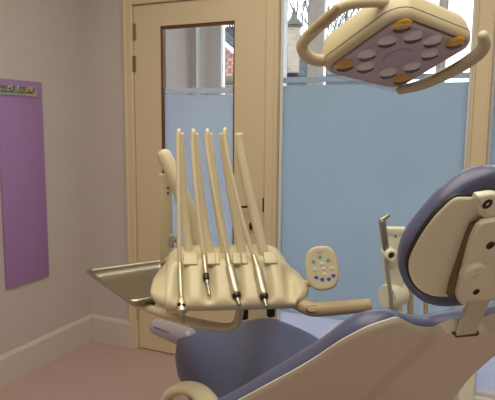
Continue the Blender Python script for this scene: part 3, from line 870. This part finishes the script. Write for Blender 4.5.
for px, py in ((179.3, 304.5), (183.6, 305.2)):
    b = bmesh.new(); c = P(px, py, dface(305)-.014); lathe(b, [(.0052, .006), (.0052, -.001), (.004, -.0026), (.0004, -.003)], c, Vector((0, 1, -.3)), 14); plabel(obj('push_button', b, dark_m, t, 40), 'dark round push button')
instrument('dental_handpiece', 'slim dental handpiece with a thin stepped tip, beside the syringe', [
    ('sleeve', None, satin_m, [(204, 254, 2.6), (205, 265, 2.9), (206, 275, 2.9)]),
    ('collar', 'dark collar', dark_m, [(206, 274.5, 3.4), (206.4, 279.5, 3.3)]),
    ('tip', None, steel_m, [(206.6, 279, 2.1), (207.4, 284, 2.0), (207.6, 285, 1.5), (208.6, 290, 1.4), (208.8, 291, 1.9), (209.6, 295.5, 1.7)])], None,
    [(203.8, 256), (201.8, 241), (198.5, 215), (195.3, 185), (193.2, 160), (192.6, 142), (193.2, 131.4)])
instrument('dental_handpiece', 'wide silver handpiece in the middle of the console, short dark nozzle', [
    ('sleeve', None, satin_m, [(227.2, 254, 2.8), (228.6, 262, 3.0), (230, 268, 3.4)]),
    ('body', None, satin_m, [(229.7, 266.5, 4.6), (231.5, 274, 5.3), (235.6, 291, 5.3), (236.3, 294.5, 4.8)]),
    ('collar', 'dark collar', dark_m, [(236.3, 294, 4.9), (236.9, 297, 4.4)]),
    ('nozzle', None, steel_m, [(237, 297, 2.4), (238, 300.5, 2.3), (239.3, 305, 1.9)])], None,
    [(226.9, 254), (222.6, 235), (217, 208), (211.6, 178), (208, 155), (206.7, 141), (207.2, 131.2)])
instrument('dental_handpiece', 'wide silver handpiece rightmost on the console, short dark nozzle', [
    ('sleeve', None, satin_m, [(253.6, 255, 2.9), (256, 263, 3.1), (257.6, 268.5, 3.8)]),
    ('body', None, satin_m, [(257.3, 267.5, 4.6), (259.2, 275, 5.2), (263, 292, 5.2), (263.8, 295.5, 4.8)]),
    ('collar', 'dark collar', dark_m, [(263.8, 295.2, 4.9), (264.3, 298, 4.4)]),
    ('nozzle', None, steel_m, [(264.4, 298, 2.4), (265.2, 302, 2.3), (266.2, 307, 1.9)])], None,
    [(253.2, 256), (247.4, 237), (240, 210), (232.4, 178), (227.4, 155), (225, 141), (224.8, 130.3)])

# ------------------------------------------------------------------ instrument tray
ZT = .885
A_, B_, D_ = Pz(84, 270.5, ZT), Pz(163.5, 259.5, ZT), Pz(122.5, 303.5, ZT)
tu = (B_ - A_).normalized(); tl = (B_-A_).length
tv = (D_ - A_); tvl = (tv - tu*tv.dot(tu)).length; tv = (tv - tu*tv.dot(tu)).normalized()
tc_ = A_ + tu*tl/2 + tv*tvl/2
b = bmesh.new()
o_ = rrect(tl/2, tvl/2, .028, 6)
slab(b, o_, tc_, tu, tv, cz, [(-.026, -.0245), (-.018, -.022), (-.0125, -.006), (-.003, -.006), (0, -.004), (.001, -.001), (-.0005, .002), (-.0045, .0045), (-.0085, .0045), (-.0125, .002), (-.0145, -.003), (-.020, -.019), (-.023, -.0222), (-.027, -.023)])
tag(obj('instrument_tray', b, steel_m, None, 40, loc=W(tc_ - cz*.02)), 'empty stainless steel instrument tray left of the console', 'tray')
# carrier plate under the tray belongs to the unit
b = bmesh.new(); slab(b, rrect(.05, .035, .015), tc_ + tv*.06 - cz*.0245, tu, tv, cz, [(0, -.008), (0, -.0005)])
tube(b, [tc_ + tv*.06 - cz*.036, P(150, 309.5, 1.62) - cz*.004], .008, 12); obj('tray_plate', b, black_m, unit, 40)

# ------------------------------------------------------------------ operatory lamp
Lc = Vector((.3575, 1.35, 1.5689))
e1, e2 = Vector((.805, .5821, -.1148)).normalized(), Vector((.5726, -.7115, .4073)).normalized()
e2 = (e2 - e1*e2.dot(e1)).normalized(); ln = e1.cross(e2).normalized()     # ln: light direction, down
lamp = thing('operatory_lamp', 'cream dental operatory lamp with square ribbed lens and two handles', 'dental lamp', Lc)
lo_ = rrect(.143, .1247, .045, 8)
b = bmesh.new()
slab(b, lo_, Lc, e1, e2, ln, [(-.012, -.006), (-.006, -.001), (-.002, -.003), (.003, -.010), (.005, -.02), (.003, -.05), (-.004, -.07), (-.014, -.082), (-.035, -.090), (-.07, -.094)])
obj('lamp_housing', b, cream_m, lamp, 45)
b = bmesh.new(); slab(b, lo_, Lc, e1, e2, ln, [(.0045, -.0235), (.0058, -.0232), (.0058, -.0215), (.0045, -.021)]); plabel(obj('housing_seam', b, grey_m, lamp, 0), 'dark seam round the housing')
b = bmesh.new(); slab(b, lo_, Lc, e1, e2, ln, [(-.013, -.004), (-.013, .0002), (-.015, .0006)])
obj('reflector_bed', b, plate_m, lamp, 0)
def lp(px, py, h=0):
    X = Pp(px, py, Lc + ln*h, ln) - Lc; return (X.dot(e1), X.dot(e2))
refl = [(265, 65, 1), (228, 103, 0), (293, 92, 0), (340, 103, 0), (395, 107, 1), (178, 137, 0), (334, 135, 0), (124, 163, 1), (175, 167, 0), (290, 167, 0), (231, 182, 0), (263, 197, 1)]
for x, y, k in refl:
    a, c = lp(295 + x/2.475, y/2.475, .004)
    o = Lc + e1*a + e2*c
    b = bmesh.new()
    lathe(b, [(.0225, .0008), (.0215, .004), (.018, .0068), (.012, .0085), (.0005, .0092)], o, ln, 24)
    rf = plabel(obj('reflector', b, yellow_m if k else silver_m, lamp, 40), 'amber LED reflector' if k else 'silver LED reflector')
    b = bmesh.new(); dd = (e1*.75 - e2).normalized(); dx = dd.cross(ln).normalized(); slab(b, [(.0205*math.cos(t), .0205*math.sin(t)) for t in [PI*(.06+.88*q/12) for q in range(13)]], o, dx, dd, ln, [(-.001, .003), (-.001, .0096), (-.003, .0099)]); plabel(obj('reflector_dark_half', b, dark_m, rf, 0), 'dark lower half of the reflector')  # dark half-disc laid over the lower half of each reflector
b = bmesh.new(); slab(b, ellipse(.037, .037), Lc - e1*.002, e1, e2, ln, [(0, .0006), (0, .0025), (-.003, .003)]); obj('centre_disc', b, plate_m, lamp, 30)
b = bmesh.new(); slab(b, lo_, Lc, e1, e2, ln, [(-.0115, -.002), (-.0095, .006), (-.0085, .0115), (-.010, .0142), (-.014, .015)])
obj('lens_cover', b, lens_m, lamp, 0, uv=lambda p: ((p-W(Lc)).dot(W(e1)+W(e2)*.55), (p-W(Lc)).dot(W(e2))))
# handles
b = bmesh.new()
hp_ = [P(345, 55, 1.38), P(333, 58.5, 1.37), P(319, 60.5, 1.355), P(308, 56.5, 1.34), P(302.5, 48, 1.33), P(305, 40, 1.315), P(316, 29, 1.28), P(330, 16.5, 1.245), P(343, 6.5, 1.22), P(360, 2.5, 1.21), P(385, 2, 1.22)]
tube(b, hp_, [.013, .0135, .0145, .0148, .0145, .014, .0135, .0135, .0125, .012, .011], 18, 6)
obj('handle', b, cream_m, lamp, 60)
b = bmesh.new(); tube(b, [P(305.5, 37, 1.304), P(318, 25.5, 1.266), P(331, 14, 1.232), P(337.5, 7.5, 1.218)], [.0085, .0105, .0105, .0085], 14, 5); plabel(obj('handle_grip', b, tan_m, lamp, 50), 'tan grip inlay on the left handle')
b = bmesh.new()
tube(b, [P(400, 90, 1.50), P(412, 87.5, 1.49), P(426, 83, 1.47), P(450, 72, 1.42), P(468, 61.5, 1.375), P(480, 51.5, 1.345), P(484.5, 43, 1.325), P(483, 35.5, 1.31)], [.012, .013, .0145, .0155, .016, .0165, .0155, .012], 18, 6)
h2 = obj('handle', b, cream_m, lamp, 60)
b = bmesh.new(); tube(b, [P(432, 77, 1.437), P(450, 67.5, 1.402), P(471, 54, 1.355)], [.0016]*3, 8, 4); plabel(obj('handle_groove', b, grey_m, h2, 0), 'groove line along the handle')
# arm up to the ceiling
b = bmesh.new()
top = Lc - ln*.09
tube(b, [top, top - ln*.06 + Vector((0, 0, .03)), top + Vector((-.02, .05, .18)), top + Vector((-.02, .05, .45)), Vector((top.x-.02, top.y+.05, ZC-.03))], [.03, .026, .022, .022, .022], 18, 5)
obj('lamp_arm', b, cream_m, lamp, 60)
b = bmesh.new(); lathe(b, [(.09, 0), (.09, -.03), (.06, -.05), (.022, -.06)], Vector((top.x-.02, top.y+.05, ZC)), (0, 0, 1), 28); obj('ceiling_mount', b, cream_m, lamp, 40)

# ------------------------------------------------------------------ assistant's suction holder, behind the headrest
AD = 1.62
asst = thing('suction_holder', "cream assistant's holder column standing behind the headrest", 'dental unit', Vector((P(463, 390, 1.62).x, 1.62, 0)))
def Rr(x): return x*AD/551*1.02
b = bmesh.new()
c = P(393.5, 248, AD); obox(b, c, Vector((1, 0, 0)), Vector((0, 1, 0)), cz, Rr(10), .016, Rr(20), .006, 3)
obox(b, P(394, 274, AD), Vector((1, 0, 0)), Vector((0, 1, 0)), cz, Rr(8.5), .014, Rr(16), .006, 3)
obox(b, P(394, 231, AD), Vector((1, 0, 0)), Vector((0, 1, 0)), cz, Rr(11.5), .018, Rr(4), .005, 3)
obj('holder_plate', b, head_m, asst, 40)
b = bmesh.new(); lathe(b, [(.001, -.03), (Rr(11.4), -.03), (Rr(12.3), -.026), (Rr(12.3), .030), (Rr(11.4), .034), (.001, .034)], P(393, 295, AD), Vector((.8, .6, 0)), 28)
obj('holder_hub', b, head_m, asst, 40)
b = bmesh.new(); lathe(b, [(Rr(5.6), .05), (Rr(6.4), .02), (Rr(6.4), -.012), (Rr(5), -.017), (Rr(3.4), -.017), (Rr(3.2), -.012)], P(390.3, 254.5, AD-.045), Vector((0, 1, 0)), 24)
ring_ = obj('instrument_ring', b, head_m, asst, 40)
b = bmesh.new(); lathe(b, [(Rr(3.2), .0), (Rr(3.2), -.004), (Rr(1.5), -.006), (Rr(.2), -.004)], P(390.3, 254.5, AD-.056), Vector((0, 1, 0)), 18); plabel(obj('ring_core', b, dark_m, ring_, 40), 'dark metal core')
b = bmesh.new(); lathe(b, [(.003, .002), (.003, -.001), (.0004, -.001)], P(395.5, 236.5, AD-.0165), Vector((0, 1, 0)), 10); obj('screw', b, dark_m, asst, 0)
# arm to the column hidden behind the backrest, and the column
b = bmesh.new(); tube(b, [P(393, 300, AD+.03), P(400, 318, AD+.02), P(425, 335, AD), P(462, 345, 1.62)], [.022, .024, .026, .03], 16, 5); obj('holder_arm', b, head_m, asst, 60)
b = bmesh.new()
cx, cw = P(463.5, 385, 1.62).x, .025
obox(b, Vector((cx, 1.62, .38)), Vector((1, 0, 0)), Vector((0, 1, 0)), cz, cw, .03, .38, .008, 3); obox(b, Vector((cx, 1.62, .012)), Vector((1, 0, 0)), Vector((0, 1, 0)), cz, .05, .09, .012, .006, 2)
obj('column', b, head_m, asst, 40)
suc = thing('suction_handpiece', 'steel suction handpiece with angled tip, hooked in the holder behind the headrest', 'dental instrument', P(387, 254, AD-.04))
b = bmesh.new(); tube(b, [P(382.3, 221, AD-.04), P(383.6, 232, AD-.04), P(386, 249, AD-.04)], [Rr(3.6), Rr(3.4), Rr(3.2)], 16, 2, cap='soft'); obj('barrel', b, steel_m, suc, 40)
b = bmesh.new(); tube(b, [P(380.8, 220.8, AD-.04), P(384.5, 218.5, AD-.04), P(389, 214.8, AD-.04)], [Rr(2.6), Rr(2.3), Rr(1.7)], 14, 3, cap='soft'); obj('tip', b, steel_m, suc, 40)
b = bmesh.new(); tube(b, [P(386, 248, AD-.04), P(386.6, 262, AD-.045), P(388.6, 280, AD-.05), P(390.8, 296, AD-.05), P(391.4, 318, AD-.05), P(392, 345, AD-.05)], [Rr(2.5), Rr(2.2), Rr(2.1), Rr(2.1), Rr(2.1), Rr(2.1)], 12, 6); obj('hose', b, satin_m, suc, 60)
# two hoses hanging beside
def corr(px, r, y0, y1, d):
    b = bmesh.new(); n_ = 40; A, B = P(px, y0, d), P(px+1.5, y1, d)
    lathe(b, [(r*(1 if i % 2 else .84), (B-A).length*i/n_) for i in range(n_+1)], A, B-A, 14); return b
o = obj('suction_hose', corr(409.5, Rr(3.4), 262, 345, AD+.05), tan_m, None, 60, loc=W(P(409.5, 345, AD+.05))); tag(o, 'thick ribbed tan suction hose hanging just under the headrest', 'hose')
b = bmesh.new(); tube(b, [P(425.5, 270, AD+.08), P(425.6, 300, AD+.08), P(426, 345, AD+.08)], Rr(2.4), 12, 3); o = obj('suction_hose', b, tan_m, None, 60, loc=W(P(426, 345, AD+.08))); tag(o, 'thin smooth tan hose hanging under the headrest, right of the ribbed hose', 'hose')
b = bmesh.new(); tube(b, [P(396, 262, AD+.03), P(404, 259, AD+.05), P(426, 266, AD+.08), P(428, 272, AD+.08)], [.012, .012, .012, .014], 12, 4); obj('hose_bracket', b, cream_m, asst, 50)

# ------------------------------------------------------------------ light
w = bpy.data.worlds.new('sky'); scene.world = w; w.use_nodes = True
nt = w.node_tree; bg = nt.nodes['Background']
bg.inputs['Color'].default_value = (.85, .925, 1.0, 1); bg.inputs['Strength'].default_value = 4.6
def area(name, loc, rot, size, sy_, power, col):
    l = bpy.data.lights.new(name, 'AREA'); l.shape = 'RECTANGLE'; l.size = size; l.size_y = sy_; l.energy = power; l.color = col
    o = bpy.data.objects.new(name, l); COL.objects.link(o); o.location = loc; o.rotation_euler = rot; return o
WARM = (1, .92, .76)
area('ceiling_panel', (-.3, .8, ZC-.02), (0, 0, 0), 2.6, 1.8, 47, WARM)
area('added_seat_fill', (-.9, 2.1, ZC-.02), (0, 0, 0), .6, .5, 4, WARM)  # unseen fill light, added to brighten the seat under the console
area('passage_lamp', (-.6, 3.55, ZC-.02), (0, 0, 0), 2.4, .4, 10, (1, .90, .80))
vs = scene.view_settings
vs.view_transform = 'Standard'; vs.look = 'None'; vs.gamma = 1; vs.exposure = 0; vs.use_curve_mapping = False
scene.cycles.max_bounces = 8; scene.cycles.diffuse_bounces = 4; scene.cycles.transparent_max_bounces = 12
scene.cycles.use_denoising = True
